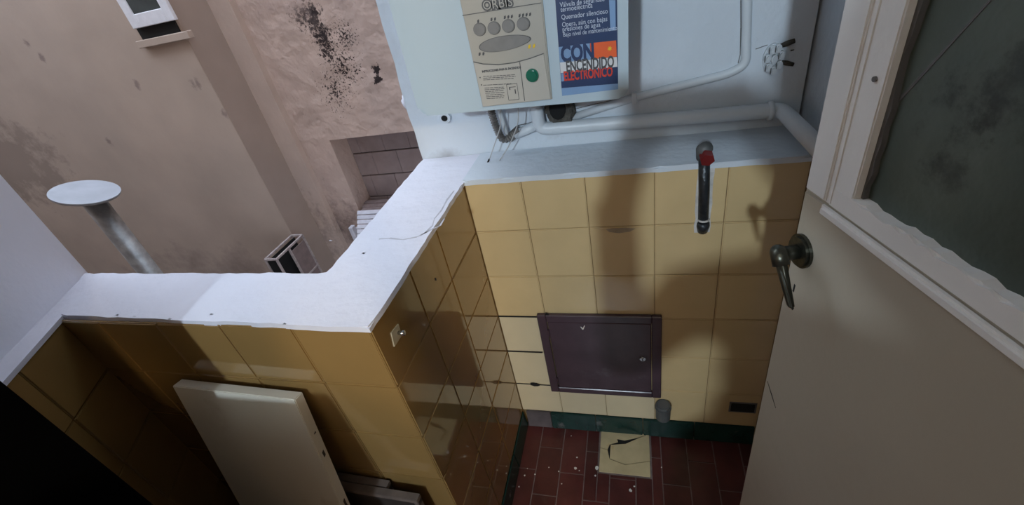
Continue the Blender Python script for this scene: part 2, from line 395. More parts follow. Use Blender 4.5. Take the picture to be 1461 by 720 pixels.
# baseboard
base = tag(empty('baseboard_back', kind='structure'), 'dark green tiled baseboard below the back wall')
bx_ = [0.012, .10, .255, .41, .57, .745]
for i in range(5):
    x0, x1 = bx_[i] + .001, bx_[i + 1] - .001
    obj('baseboard_tile', hexa([(x0, -.012, 0), (x1, -.012, 0), (x1, .004, 0), (x0, .004, 0), (x0, -.005, .0765), (x1, -.005, .0765), (x1, .004, .0765), (x0, .004, .0765)], None, .002), greenb_m if i == 0 else green_m, base)
base2 = tag(empty('baseboard_left', kind='structure'), 'dark grimy baseboard along the parapet return')
for i in range(3):
    y0, y1 = -.5 + i * .165 + .001, -.5 + (i + 1) * .165 - .001
    obj('baseboard_tile', hexa([(.0, y0, 0), (.010, y0, 0), (.010, y1, 0), (.0, y1, 0), (.0, y0, .0765), (.004, y0, .0765), (.004, y1, .0765), (.0, y1, .0765)], None, .0015), green_m, base2)
# ceiling slab over laundry and the kitchen behind
tag(obj('ceiling', prism([(-.86, -.36), (-.16, -.36), (-.16, .3), (1.3, .3), (1.3, -1.2), (-1.1, -1.2)], 2.5, 2.6), ceil_m), 'white ceiling over the laundry corner', kind='structure')
tag(obj('ceiling_kitchen', box(-1.6, 2.0, -4.4, -1.15, 2.5, 2.6), ceil_m), 'white ceiling of the kitchen', kind='structure')
tag(obj('floor_kitchen', box(-1.6, 2.0, -4.4, -1.15, -.06, -.002), floor_m), 'red floor of the kitchen', kind='structure')
for nm, a in {'wall_kitchen_left': (-1.72, -1.6, -4.4, -1.0), 'wall_kitchen_right': (2.0, 2.12, -4.4, -1.1), 'wall_kitchen_back': (-1.6, 2.0, -4.52, -4.4)}.items():
    tag(obj(nm, box(*a, 0, 2.5), kitch_m), 'plain painted kitchen wall', kind='structure')
tag(obj('wall_kitchen_front', hexa([(-1.6, -1.02, 0), (-1.6, -.92, 0), (-.58, -.86, 0), (-.45, -.98, 0), (-1.6, -1.02, 2.5), (-1.6, -.92, 2.5), (-.58, -.86, 2.5), (-.45, -.98, 2.5)]), kitch_m), 'kitchen wall left of the doorway', kind='structure')
tag(obj('wall_half', prism([(-.34, -.862), (-.112, -.862), (-.112, -.98), (-.45, -.98)], 0, .998, None, .004), kitch_m), 'low end of a kitchen half wall beside the doorway', kind='structure')
tag(obj('wall_kitchen_side', box(.86, 2.0, -1.22, -1.1, 0, 2.5), kitch_m), 'kitchen wall right of the doorway', kind='structure')
tag(obj('wall_lintel', hexa([(-.45, -1.0, 2.1), (-.3, -.86, 2.1), (.86, -1.08, 2.1), (.86, -1.22, 2.1), (-.45, -1.0, 2.5), (-.3, -.86, 2.5), (.86, -1.08, 2.5), (.86, -1.22, 2.5)]), kitch_m), 'lintel over the doorway', kind='structure')

# ---- light court
YA, YB, YC = 2.0, 2.34, 2.40
XA = -2.69; XB = PY(430, 222, YB).x
ZB, ZT = -2.6, 4.6
tag(obj('wall_court_return', box(XA - .05, XA, YA + .004, YA + .6, ZB, ZT), pink_shaded), 'mauve return of the court wall with its shade painted in', kind='structure')
wA = tag(obj('wall_court', box(-7.5, XA - .004, YA, YA + .9, ZB, ZT), pink), 'smooth mauve wall across the light court', kind='structure')
tag(obj('wall_court_strip', box(XA - .1, XB, YB, YB + .5, ZB, ZT), pink_lit), 'set back vertical strip of the mauve court wall', kind='structure')
# rough wall with niche: built round the opening
n1 = PY(470, 200, YC); n2 = PY(508, 292, YC)
NX0, NZ1, NZ0 = n1.x, n1.z, -.42; NX1 = NX0 + 1.15; ND = .24
bm = bmesh.new()
box(XB - .1, NX0, YC, YC + .5, ZB, ZT, bm=bm); box(NX0, NX1, YC, YC + .5, NZ1, ZT, bm=bm)
box(NX1, 3.5, YC, YC + .5, ZB, ZT, bm=bm); box(NX0, NX1, YC, YC + .5, ZB, NZ0, bm=bm); box(NX0, NX1, YC + ND + .03, YC + .5, NZ0, NZ1, bm=bm)
wC = tag(obj('wall_court_rough', bm, pink_c), 'rough mauve rendered wall with sooty marks and a niche', kind='structure')
# niche blocks
bw, bh = .262, .232
obj('joint_bed', box(NX0, NX1, YC + ND + .012, YC + ND + .03, NZ0, NZ1), joint_m, wC)
for r in range(4):
    zt = NZ1 - .004 - r * bh - (.0 if r == 0 else 0)
    zb_ = max(zt - bh + .010, NZ0)
    for c in range(-1, 5):
        x0 = NX0 + .10 + c * bw + (.10 if r % 2 else 0); x1 = x0 + bw - .0022
        x0 = max(x0, NX0 + .001); x1 = min(x1, NX1)
        if x1 - x0 < .02: continue
        obj('block', box(x0, x1, YC + ND - .004, YC + ND + .02, zb_, zt, .004, 1), block_m, wC)
tag(obj('floor_court', box(-7.5, 3.5, -.8, 2.9, ZB - .1, ZB), conc), 'dark floor deep in the light court', kind='structure')
tag(obj('wall_court_left', box(-7.6, -7.5, -.8, 2.9, ZB, ZT), pink), 'mauve side wall of the light court', kind='structure')
tag(obj('wall_court_right', box(.9, 1.0, .3, 2.9, ZB, ZT + 2), pink), 'mauve side wall of the light court', kind='structure')
tag(obj('wall_facade', box(-7.5, -1.05, -.9, -.55, ZB, ZT), pink), 'house facade on the near side of the light court', kind='structure')
tag(obj('wall_facade_upper', box(-1.05, 3.5, .24, .30, 2.6, ZT + 2), pink), 'house facade above the laundry', kind='structure')
# soot, damp and mildew marks, plus broad darker areas, on the mauve walls
for (u, v, r, sc_, lo, hi) in ((443, 18, .22, 24, .56, .64), (452, 32, .28, 24, .56, .66), (459, 50, .27, 30, .57, .66), (466, 72, .28, 36, .60, .67), (428, 24, .34, 40, .62, .72), (492, 52, .50, 60, .68, .72), (490, 95, .72, 52, .69, .73), (478, 130, .75, 64, .70, .74), (538, 100, .13, 20, .56, .62), (539, 112, .11, 20, .56, .62)):
    add_spot(pink_c, PY(u, v, YC), (r, .5, r * 1.15), (.035, .026, .026), sc_, lo, hi)
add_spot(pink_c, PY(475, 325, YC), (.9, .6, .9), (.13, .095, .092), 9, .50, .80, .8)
add_spot(pink_c, PY(400, 10, YC), (1.2, .6, .4), (.36, .27, .24), 7, .50, .80, .6)
add_spot(pink, PY(20, 235, YA), (1.5, .6, .95), (.20, .155, .135), 3, .47, .58, .55)
add_spot(pink, PY(330, 392, YA), (3.2, .6, .75), (.17, .125, .12), 3, .48, .85, .75)  # wide patch, smooth wall darker towards the bottom
add_spot(pink_lit, PY(440, 330, YB), (.9, .6, 1.0), (.13, .095, .092), 9, .50, .8, .7)
for (u, v) in ((195, 120), (275, 120), (282, 118), (157, 203), (58, 80), (40, 62), (318, 160)):
    add_spot(pink, PY(u, v, YA), (.07, .5, .10), (.20, .15, .14), 14, .5, .66, .7)

# ================================================================== OBJECTS
# ---- water heater
HY = -.10; hx0, hx1 = -.012, .399; hz0 = 1.174; hz1 = 1.86
heater = tag(empty('water_heater'), 'white wall mounted gas water heater with grey control panel', 'water heater')
tilt = Matrix.Translation((hx0, 0, hz0)) @ Matrix.Rotation(math.radians(1.6), 4, 'Y') @ Matrix.Translation((-hx0, 0, -hz0))
HU = (tilt.to_3x3() @ Vector((1, 0, 0))); HV = (tilt.to_3x3() @ Vector((0, 0, 1))); HN = Vector((0, -1, 0)); HO = Vector((0, HY, 0))
HP0 = tilt @ Vector((0, HY, 0))
def hp(x, z, off=0.): return tilt @ Vector((x, HY - off, z))
def rrect(x0, x1, z0, z1, r, n=5, rl=None):
    rs = rl or [r] * 4; out = []
    for (cx, cz, a0, rr) in ((x1, z0, -90, rs[0]), (x1, z1, 0, rs[1]), (x0, z1, 90, rs[2]), (x0, z0, 180, rs[3])):
        sx = -1 if cx == x1 else 1; sz = 1 if cz == z0 else -1
        for i in range(n + 1):
            a = math.radians(a0 + 90 * i / n); out.append((cx + sx * rr + rr * math.cos(a), cz + sz * rr + rr * math.sin(a)))
    return out
def hslab(name, poly, off, t, mat, parent=heater, bev=0.):
    return obj(name, slab(poly, tilt @ Vector((0, HY - off, 0)), HU, HV, HN, t, None, bev), mat, parent)
# shell: front cover with rounded corners, and a shallower back housing
cover = obj('front_cover', slab(rrect(hx0, hx1, hz0, hz1, .016), tilt @ Vector((0, HY + .20, 0)), HU, HV, HN, .20, None, .008), enamel, heater)
obj('back_housing', slab(rrect(hx0 + .012, hx1 - .012, hz0 + .02, hz1 - .02, .01), tilt @ Vector((0, YW, 0)), HU, HV, HN, YW - HY - .19, None, 0), enamel, heater)
# control panel (measured at y=-.1)
cp = obj('control_panel', slab([(.126, 1.183), (.262, 1.186), (.262, 1.47), (.118, 1.47)], tilt @ Vector((0, HY, 0)), HU, HV, HN, .006, None, .002), panel_g, heater)
def P(u, v):                                      # pixel -> (x, z) in the heater's own tilted frame
    q = PY(u, v, HY - .006); q = tilt.inverted() @ q; return (q.x, q.z)
flap_top = [P(676, 88), P(690, 91), P(712, 92), P(735, 89), P(757, 83), P(776, 76)]
flap = hslab('instruction_flap', [(.128, 1.1845), (.2605, 1.187)] + [(min(max(a, .1265), .2605), b) for a, b in flap_top[::-1]], .005, .0035, panel_l, cp, .0008)
hslab('seam', [P(676, 87), P(690, 90), P(712, 91), P(735, 88), P(757, 82), P(776, 75), P(776, 76.4), P(757, 83.4), P(735, 89.4), P(712, 92.4), P(690, 91.4), P(676, 88.4)], .0085, .0006, btn_d, cp)
hslab('seam', [P(660, 21.5), P(772, 3.5), P(772, 4.6), P(660, 22.6)], .0062, .0006, btn_d, cp)
hslab('seam', [P(741.4, 88), P(742.4, 88), P(749.4, 143), P(748.4, 143)], .0086, .0006, btn_d, cp)
for (u, v) in ((684.5, 42), (705, 40), (725.5, 37), (747, 34)):
    a, b = P(u, v)
    o = hslab('button', [(a + .0108 * math.cos(k * math.pi / 14), b + .0098 * math.sin(k * math.pi / 14)) for k in range(28)], .0062, .0035, btn_m, cp, .0012)
    hslab('button_rim', [(a + .0116 * math.cos(k * math.pi / 14), b + .0106 * math.sin(k * math.pi / 14)) for k in range(28)], .006, .0008, btn_d, o)
a, b = P(720, 61.5); cx_, cz_ = a, b
def lens(sc): return [(cx_ + sc * .046 * math.cos(t) , cz_ + sc * .0115 * math.sin(t) * (1 - .12 * math.cos(t)) + .002 * math.cos(t)) for t in [k * math.pi / 20 for k in range(40)]]
o = hslab('dial_window', lens(1.), .0062, .002, btn_m, cp, .0006); hslab('dial_rim', lens(1.045), .006, .0009, btn_d, o)
gb = P(760, 106.5)
hslab('green_button', [(gb[0] + .0115 * math.cos(k * math.pi / 14), gb[1] + .0115 * math.sin(k * math.pi / 14)) for k in range(28)], .0085, .007, green_b, cp, .003)
def htext(name, s, u, v, size, mat, parent, wx=1., bold=0., off=.0062, shear=0.):
    q = PY(u, v, HY - off)
    return text_obj(name, s, size, q, HU, HV, HN, mat, parent, wx, bold, .0004, shear)
htext('lettering', 'ORBIS', 689.5, 14.5, .0195, btn_d, cp, 1.0, .0022)
htext('lettering', 'ORBIS', 689.5, 14.5, .0195, panel_l, cp, 1.0, -.0002, .0068)
def flame(u, v, k, mat, s=1.):
    bm = bmesh.new()
    for i in range(k):
        a, b = P(u + i * 5 * s, v - i * .6 * s); r = .0022 * s
        slab([(a - r * .8, b - r * 1.1), (a + r * .2, b - r * 1.3), (a + r, b - r * .2), (a + r * .9, b + r * 1.4), (a + r * .2, b + r * .7), (a - r * .3, b + r * .9)], tilt @ Vector((0, HY - .0063, 0)), HU, HV, HN, .0005, bm)
    return obj('flame_mark', bm, mat, cp)
flame(682, 30, 1, ink); flame(701, 27.5, 2, ink); flame(720, 24.5, 3, ink); flame(741, 22, 4, ink)
flame(684, 77, 2, ink, 1.1); flame(755, 66, 2, yellow_ink, 1.3)
# instruction print
htext('lettering', 'INSTRUCCIONES PARA EL ENCENDIDO', 688, 103.5, .0052, ink, flap, .80, .0002, .0087)
bm = bmesh.new()
for (u0, v0, u1) in [(690, 108.5, 735), (690, 111, 736), (690, 113.5, 733), (690, 121, 730), (692, 125, 719), (692, 127.5, 720), (693, 130, 719), (693, 132.5, 720), (694, 135, 718), (694, 137.5, 720), (695, 140, 719)]:
    slope = -.055
    a = P(u0, v0); b = P(u1, v0 + (u1 - u0) * slope)
    x = a[0]
    while x < b[0]:
        l = random.uniform(.004, .010); x1 = min(x + l, b[0]); t0 = (x - a[0]) / (b[0] - a[0]); t1 = (x1 - a[0]) / (b[0] - a[0])
        z0 = a[1] + (b[1] - a[1]) * t0; z1 = a[1] + (b[1] - a[1]) * t1
        slab([(x, z0 - .0005), (x1, z1 - .0005), (x1, z1 + .0005), (x, z0 + .0005)], tilt @ Vector((0, HY - .0086, 0)), HU, HV, HN, .0003, bm); x = x1 + .0012
for (u, v) in ((685.5, 110), (687.5, 120.5)):
    a = P(u, v); slab([(a[0] + .0013 * math.cos(k), a[1] + .0013 * math.sin(k)) for k in range(6)], tilt @ Vector((0, HY - .0086, 0)), HU, HV, HN, .0004, bm)
A_, B_ = P(723, 120), P(741, 141)
for (x0, x1, z0, z1) in ((A_[0], B_[0], A_[1] - .0004, A_[1] + .0004), (A_[0], B_[0], B_[1] - .0004, B_[1] + .0004), (A_[0] - .0004, A_[0] + .0004, B_[1], A_[1]), (B_[0] - .0004, B_[0] + .0004, B_[1], A_[1]), (A_[0] + .004, B_[0] - .003, A_[1] - .006, A_[1] - .005), (A_[0] + .004, A_[0] + .006, A_[1] - .010, A_[1] - .005), (B_[0] - .006, B_[0] - .004, A_[1] - .018, A_[1] - .010)):
    slab([(x0, z0), (x1, z0), (x1, z1), (x0, z1)], tilt @ Vector((0, HY - .0086, 0)), HU, HV, HN, .0003, bm)
tag(obj('fine_print', bm, ink, flap), kind='stuff')
# sticker
def Q(u, v):
    q = tilt.inverted() @ PY(u, v, HY); return (q.x, q.z)
st = hslab('sticker', [Q(802, 136.5), Q(882, 127), (Q(882, 127)[0] + .001, 1.46), (Q(802, 136.5)[0] + .004, 1.46)], 0, .0007, navy, heater)
sl, sr = Q(802, 136.5)[0], Q(882, 127)[0]
def band(name, poly, mat, off=.0008): return hslab(name, [Q(*p) for p in poly], off, .0003, mat, st)
band('pale_band', [(801.2, 125.5), (881.7, 119), (882, 127), (802, 136.5)], sky_b)
band('white_band', [(799, 89), (880, 81), (881, 95), (800, 104)], white_p)
band('pale_band', [(797, 67), (842, 61.5), (843.5, 85), (798.8, 89)], sky_b)
band('orange_panel', [(841.5, 61.5), (879, 57.5), (880, 80.5), (843, 84.5)], orange_p)
band('red_underprint', [(800.5, 104.5), (806, 104), (807, 115), (801.3, 116)], sky_b)
band('pale_band', [(869, 0), (878, 0), (878.5, 43), (871, 43.5)], sky_b)
a, b = Q(870, 69); hslab('spark_mark', [(a + (.0045 if k % 2 else .002) * math.cos(k * math.pi / 8), b + (.0045 if k % 2 else .002) * math.sin(k * math.pi / 8)) for k in range(16)], .0012, .0003, yellow_ink, st)
for s, u, v, sz, m, wx, bo in [('Válvula de seguridad', 799, 10.5, .0105, pale_txt, .84, 0), ('termoeléctrica', 800, 17, .0105, pale_txt, .84, 0), ('Quemador silencioso', 801, 28, .0105, pale_txt, .84, 0), ('Opera, aún con bajas', 802, 38.5, .0105, pale_txt, .84, 0), ('presiones de agua', 802.5, 45, .0105, pale_txt, .84, 0), ('Bajo nivel de mantenimiento', 803.5, 52.5, .0098, pale_txt, .80, 0)]:
    htext('lettering', s, u, v, sz, m, st, wx, bo, .0010)
htext('lettering', 'CON', 801, 88.3, .037, navy, st, .68, .0016, .0014)
htext('lettering', 'ENCENDIDO', 808, 102.5, .0262, ink, st, .545, .0008, .0016)
htext('lettering', 'ELECTRONICO', 804.5, 115, .0225, red_p, st, .565, .0007, .0014)

# ---- pipes and wires below the heater
yp = YW - .022
gas = tag(empty('gas_pipe'), 'white painted gas pipe along the ledge behind the tap stub', 'pipe')
g0 = PY(767, 128, yp); g1 = PY(770, 184, yp)
gr = PZ(1103, 158, 1.008); gz = 1.008
pts = [Vector((g1.x, yp, 1.184)), Vector((g1.x, yp, g1.z)), Vector((.722, yp, PY(1100, 158, yp).z)), Vector((.735, -.10, PY(1100, 158, yp).z - .005))]
pa = obj('pipe_run', tube(arc(pts, .022, 6), .0165, 16), pipe_w, gas, True)
e = pts[2]; obj('pipe_elbow', tube([e + Vector((-.028, 0, 0)), e + Vector((-.018, 0, 0))], .0205, 16), pipe_w, gas, True)
obj('pipe_branch', tube([PY(735, 192, yp), Vector((g1.x, yp, g1.z + .012))], .012, 12), pipe_w, gas, True)
cond = tag(empty('conduit_pipe'), 'thin white painted conduit running down the wall and turning under the heater', 'conduit')
yc = YW - .003
cpts = [PY(1066, -40, yc), PY(1066, 0, yc), PY(1064, 92, yc), PY(1040, 105, yc), PY(905, 139, yc), PY(815, 168, yc)]
obj('conduit_run', tube(arc(cpts, .025, 6), .0095, 12), pipe_w, cond, True)
p = PY(905, 139, yc); obj('conduit_clip', box(p.x - .006, p.x + .006, yc - .012, YW, p.z - .013, p.z + .013, .002), pipe_w, cond)
hose = tag(empty('flexible_hose'), 'grey corrugated metal hose bending below the heater', 'hose')
hpts = arc([PY(697, 140, yp - .02), PY(704, 172, yp - .02), PY(718, 204, yp - .01), PY(740, 184, yp)], .05, 10)
dense = []
for a, b in zip(hpts, hpts[1:]):
    k = max(2, int((b - a).length / .0016))
    dense += [a + (b - a) * (i / k) for i in range(k)]
rad = [.0085 + (.0014 if i % 4 < 2 else -.0008) for i in range(len(dense))]
obj('hose_body', tube(dense, rad, 12), flex_m, hose)
obj('hose_nut', tube([PY(727, 197, yp), PY(741, 184, yp)], [.0125, .0115], 8), flex_m, hose)
obj('feed_tube', tube(arc([PY(710, 140, yp), PY(714, 165, yp), PY(724, 192, yp)], .02), .0065, 10), pipe_w, hose, True)
wr = tag(empty('loose_wire'), 'thin grey loose wire hanging down with a black tip', 'wire')
obj('wire_strand', tube(arc([PY(714, 150, .10), PY(715, 178, .10), PY(706, 205, .10), PY(698, 228, .10)], .03), .0013, 6), wire_m, wr, True)
obj('wire_tip', tube([PY(698, 227, .10), PY(694, 236, .10)], .0024, 6), blk, wr, True)
wr2 = tag(empty('loose_wire'), 'short thin grey wire passing behind the hose nut', 'wire')
obj('wire_strand', tube(arc([PY(739, 145, .09), PY(740, 175, .09), PY(728, 205, .10), PY(713, 229, .10)], .05), .0014, 6), wire_m, wr2, True)
# dark rough flue stub in the wall
fs = tag(empty('burner_fitting'), 'dark rough round fitting under the heater beside the white pipe', 'fitting')
q = PY(800, 152, YW)
bm = bmesh.new()
ringp = [(q.x + .036 * math.cos(t) * random.uniform(.88, 1.08), q.z + .044 * math.sin(t) * random.uniform(.9, 1.06)) for t in [k * math.pi / 12 for k in range(24)]]
slab(ringp, (0, YW + .002, 0), (1, 0, 0), (0, 0, 1), (0, -1, 0), .03, bm, .006)
obj('fitting_body', bm, dark_f, fs)
obj('fitting_core', disc((q.x - .004, YW - .028, q.z + .004), (1, 0, 0), (0, 0, 1), (0, -1, 0), .02, .026, .006, 16, .002), blk, fs)
for k in range(6):
    a = q + Vector((-.018 + k * .0055, -.024, -.034)); obj('bristle', tube([a, a + Vector((random.uniform(-.004, .004), -.004, -.014))], .0011, 5), wire_m, fs)
# nozzle stub at left under the heater
ns = tag(empty('pipe_stub'), 'small white pipe stub with dark mouth at the end of the wall', 'pipe stub')
q = PY(638, 166, YW)
obj('stub_pipe', tube([q + Vector((0, .01, 0)), q + Vector((0, -.014, 0))], .0135, 14), pipe_w, ns)
obj('stub_mouth', disc(q + Vector((-.003, -.0136, 0)), (1, 0, 0), (0, 0, 1), (0, -1, 0), .009, .008, .0012, 12), blk, ns)
# chips low on the wall
for (u, v) in ((683, 224), (1104, 290)):
    pass
def strip(nm, pts, wd, plane, mat, parent, lift=.0008):
    bm = bmesh.new(); P3 = [plane(u, v) for u, v in pts]
    nrm = Vector((0, -1, 0)) if plane is wallp else Vector((0, 0, 1))
    for k, (a, b) in enumerate(zip(P3, P3[1:])):
        d = (b - a).normalized(); s_ = d.cross(nrm).normalized()
        w0 = wd * random.uniform(.5, 1.2); w1 = wd * random.uniform(.4, 1.)
        hexa([a - s_ * w0, b - s_ * w1, b + s_ * w1, a + s_ * w0] + [p + nrm * lift for p in (a - s_ * w0, b - s_ * w1, b + s_ * w1, a + s_ * w0)], bm)
    return obj(nm, bm, mat, parent)
wallp = lambda u, v: PY(u, v, YW - .0004)
capp = lambda u, v: PZ(u, v, H + .0066)
strip('crack', [(783, 180), (788, 185), (797, 184), (830, 180), (856, 176)], .0016, wallp, btn_d, wall_upper)
strip('crack', [(738, 179), (752, 176), (765, 172)], .0012, wallp, btn_d, wall_upper)
strip('crack', [(1057, 0), (1057, 40), (1056, 78), (1053, 90)], .0014, wallp, btn_d, wall_upper)
strip('crack', [(822, 155), (850, 148), (900, 137)], .0008, wallp, btn_d, wall_upper)
strip('crack', [(1078, 70), (1095, 64)], .001, wallp, btn_d, wall_upper)
strip('wall_chip', [(680, 224), (687, 224)], .004, wallp, btn_d, wall_upper)
strip('wall_chip', [(1128, 72), (1133, 71)], .002, wallp, dark_f, wall_upper)
crk = M('grey_hairline', (.46, .46, .51), .8, .2, 30)
strip('crack', [(541, 341), (556, 340), (575, 342), (595, 338), (607, 332), (617, 322), (620, 312), (630, 300), (638, 285), (648, 272)], .0026, capp, crk, cap, .0005)
strip('crack', [(600, 336), (618, 326), (628, 322), (634, 312)], .0022, capp, crk, cap, .0005)
for (u, v) in ((470, 343), (517, 361), (165, 449), (190, 451), (240, 455), (404, 462), (300, 448)):
    strip('cap_chip', [(u, v), (u + 4, v + .5)], .0022, capp, crk, cap, .0004)
# junction box shaped like a flower
jb = tag(empty('junction_box'), 'white painted flower shaped junction box on the back wall', 'junction box')
q = PY(1104, 84, YW - .012)
obj('box_body', disc((q.x, YW + .002, q.z), (1, 0, 0), (0, 0, 1), (0, -1, 0), .0195, .030, .012, 24, .003), pipe_w, jb)
for k in range(7):
    a = k * math.pi * 2 / 7 + .3
    pc = Vector((q.x + .0130 * math.cos(a), YW - .010, q.z + .0225 * math.sin(a)))
    o = obj('petal', disc(pc, (1, 0, 0), (0, 0, 1), (0, -1, 0), .0068, .0088, .012, 16, .0035), pipe_w, jb)
    obj('petal_shade_line', slab([(-.0062, -.006), (-.0050, -.0068), (-.0046, 0), (-.0050, .0062), (-.0062, .0056), (-.0066, 0)], pc + Vector((0, -.0085, 0)), (1, 0, 0), (0, 0, 1), (0, -1, 0), .0022), btn_d, o)  # dark line painting the shadow at the petal's left side
obj('box_centre', disc((q.x, YW - .010, q.z), (1, 0, 0), (0, 0, 1), (0, -1, 0), .0062, .0095, .012, 18, .003), pipe_w, jb)
for (u0, v0, u1, v1, r) in ((1112, 66, 1134, 58, .006), (1113, 88, 1132, 92, .005)):
    a_, b_ = PY(u0, v0, YW - .006), PY(u1, v1, YW - .006)
    obj('cable_stub', tube([a_, a_ * .5 + b_ * .5, b_], [r * .7, r, r * .8], 8), dark_f, jb, True)

add_spot(plaster, PY(640, 222, YW), (.10, .3, .05), (.30, .30, .32), 9, .45, .8, .8)
add_spot(plaster, PY(560, 60, YW), (.06, .3, .3), (.50, .52, .56), 6, .45, .8, .6)
# ---- broken out pipe in the tiles with red cap
tap = tag(empty('capped_pipe'), 'dark exposed water pipe in a broken tile groove with red cap', 'pipe')
p0 = PY(1007, 222, -.012); p1 = PY(1003, 326, -.004)
ch = []
zs = [p1.z - .012 + i * (H + .004 - p1.z + .012) / 9 for i in range(10)]
lx = [p1.x - .016 - random.uniform(0, .004) for _ in zs]; rx = [p1.x + .014 + random.uniform(0, .003) for _ in zs]
ch = [(x, z) for x, z in zip(rx, zs)] + [(x, z) for x, z in list(zip(lx, zs))[::-1]]
obj('broken_mortar', slab(ch, (0, .002, 0), (1, 0, 0), (0, 0, 1), (0, -1, 0), .0035), mortar, tap)
obj('pipe_body', tube([p1 + Vector((0, .004, 0)), p1 * .5 + p0 * .5 + Vector((.000, .004, 0)), p0 + Vector((-.002, .008, 0))], .0115, 14), old_iron, tap, True)
obj('pipe_foot', tube([p1 + Vector((0, .008, -.010)), p1 + Vector((0, .003, .006)), p1 + Vector((0, .003, .016))], [.012, .0145, .0135], 14), old_iron, tap, True)
obj('pipe_ring', tube([p1 + Vector((0, .003, .022)), p1 + Vector((0, .003, .026))], .0135, 14), mortar, tap)
obj('pipe_elbow', tube([p0 + Vector((-.003, .014, -.012)), p0 + Vector((-.003, .010, .010)), p0 + Vector((-.001, -.004, .018))], [.0135, .0155, .014], 14), pvc_g, tap, True)
obj('red_cap', tube([p0 + Vector((0, -.004, .002)), p0 + Vector((.001, -.020, -.002))], .0145, 6), red_cap, tap)

# ---- metal access door
acc = tag(empty('access_panel'), 'purple brown metal access door with frame and lock in the tiles', 'access door')
px0, px1, pz0, pz1 = .122, .466, .206, .547
fb = bmesh.new()
for a in ((px0, px0 + .026, pz0, pz1), (px1 - .026, px1, pz0, pz1), (px0 + .026, px1 - .026, pz0, pz0 + .024), (px0 + .026, px1 - .026, pz1 - .026, pz1)):
    box(a[0], a[1], -.014, -.0005, a[2], a[3], .002, 1, fb)
obj('panel_frame', fb, steel_p, acc)
leaf = obj('panel_leaf', box(px0 + .028, px1 - .028, -.0115, -.001, pz0 + .026, pz1 - .028, .0025, 2), steel_p, acc)
q = PY(917, 511, -.012)
obj('lock', disc(q, (1, 0, 0), (0, 0, 1), (0, -1, 0), .0085, .0085, .005, 18, .0015), chrome, leaf)
obj('keyhole', box(q.x - .0012, q.x + .0012, -.0182, -.0168, q.z - .005, q.z + .005), blk, leaf)
a_ = PY(831, 470, -.0118)
cb = bmesh.new(); slab([(0, 0), (.003, .001), (.0085, .016), (.0065, .017), (.002, .006), (-.003, .012), (-.005, .011)], a_, (1, 0, 0), (0, 0, 1), (0, -1, 0), .0005, cb)
obj('scratch', cb, fleck_m, leaf)
q = PY(780, 451, -.008); obj('chipped_corner', slab([(-.012, -.006), (.03, -.004), (.012, .004), (0, .016), (-.005, .002)], q, (1, 0, 0), (0, 0, 1), (0, -1, 0), .003), blk, acc)
# small hinges
for z in (pz0 + .06, pz1 - .07):
    obj('hinge', tube([(px0 + .027, -.013, z - .012), (px0 + .027, -.013, z + .012)], .0035, 8), steel_p, acc)

# ---- tile damage
hole = tag(empty('wall_hole'), 'ragged black hole in the cream tiles near the baseboard', 'hole')
q = PY(763, 548, -.002)
obj('hole_mouth', slab([(.017 * math.cos(t) * random.uniform(.8, 1.15), .0095 * math.sin(t) * random.uniform(.75, 1.15)) for t in [k * math.pi / 9 for k in range(18)]], q, (1, 0, 0), (0, 0, 1), (0, -1, 0), .0012), blk, hole)
for a, b in (((737, 547), (757, 548)), ((769, 549), (786, 549))):
    A_, B_ = PY(*a, -.002), PY(*b, -.002); obj('open_joint', box(A_.x, B_.x, -.0016, .002, A_.z - .0016, A_.z + .0016), blk, hole)
q0, q1 = PY(724.5, 502.5, -.002), PY(774, 503.5, -.002)
oj = obj('open_joint', box(q0.x, q1.x, -.0016, .002, ROWS[4] - .002, ROWS[4] + .002), blk, hole)
obj('open_joint', box(.001, .125, -.0016, .002, ROWS[3] - .0016, ROWS[3] + .0016), blk, hole)
q = PY(886, 327, 0); obj('mortar_smear', slab([(-.035, .002), (-.028, -.006), (-.005, -.010), (.02, -.007), (.034, .001), (.01, .004), (-.02, .004)], (q.x, .0, q.z), (1, 0, 0), (0, 0, 1), (0, -1, 0), .0012), M('grey_mortar', (.32, .26, .18), .9, .15, 40), wall_back)
# grey drain stub and dark outlet
dr = tag(empty('drain_stub'), 'grey plastic drain stub at the foot of the tiles', 'drain pipe')
q = PY(946, 585, -.022)
obj('stub_body', tube([(q.x, -.02, q.z - .036), (q.x, -.02, q.z + .022), (q.x, -.02, q.z + .027)], [.0225, .0225, .020], 20), pvc_g, dr, False)
obj('stub_lip', tube([(q.x, -.02, q.z + .010), (q.x, -.02, q.z + .016)], .0245, 20), pvc_g, dr)
obj('stub_mouth', disc((q.x, -.02, q.z + .0265), (1, 0, 0), (0, 1, 0), (0, 0, 1), .016, .016, .001, 16), btn_d, dr)
do = tag(empty('outlet_hole'), 'dark square outlet hole in the tiles beside the door', 'outlet')
q = PY(1061, 582, -.002)
obj('outlet_mouth', box(q.x - .035, q.x + .03, -.0025, .001, q.z - .018, q.z + .020, .001, 1), blk, do)
obj('outlet_frame', box(q.x - .040, q.x + .035, -.0015, .001, q.z - .023, q.z + .025, .0007, 1), btn_d, do)
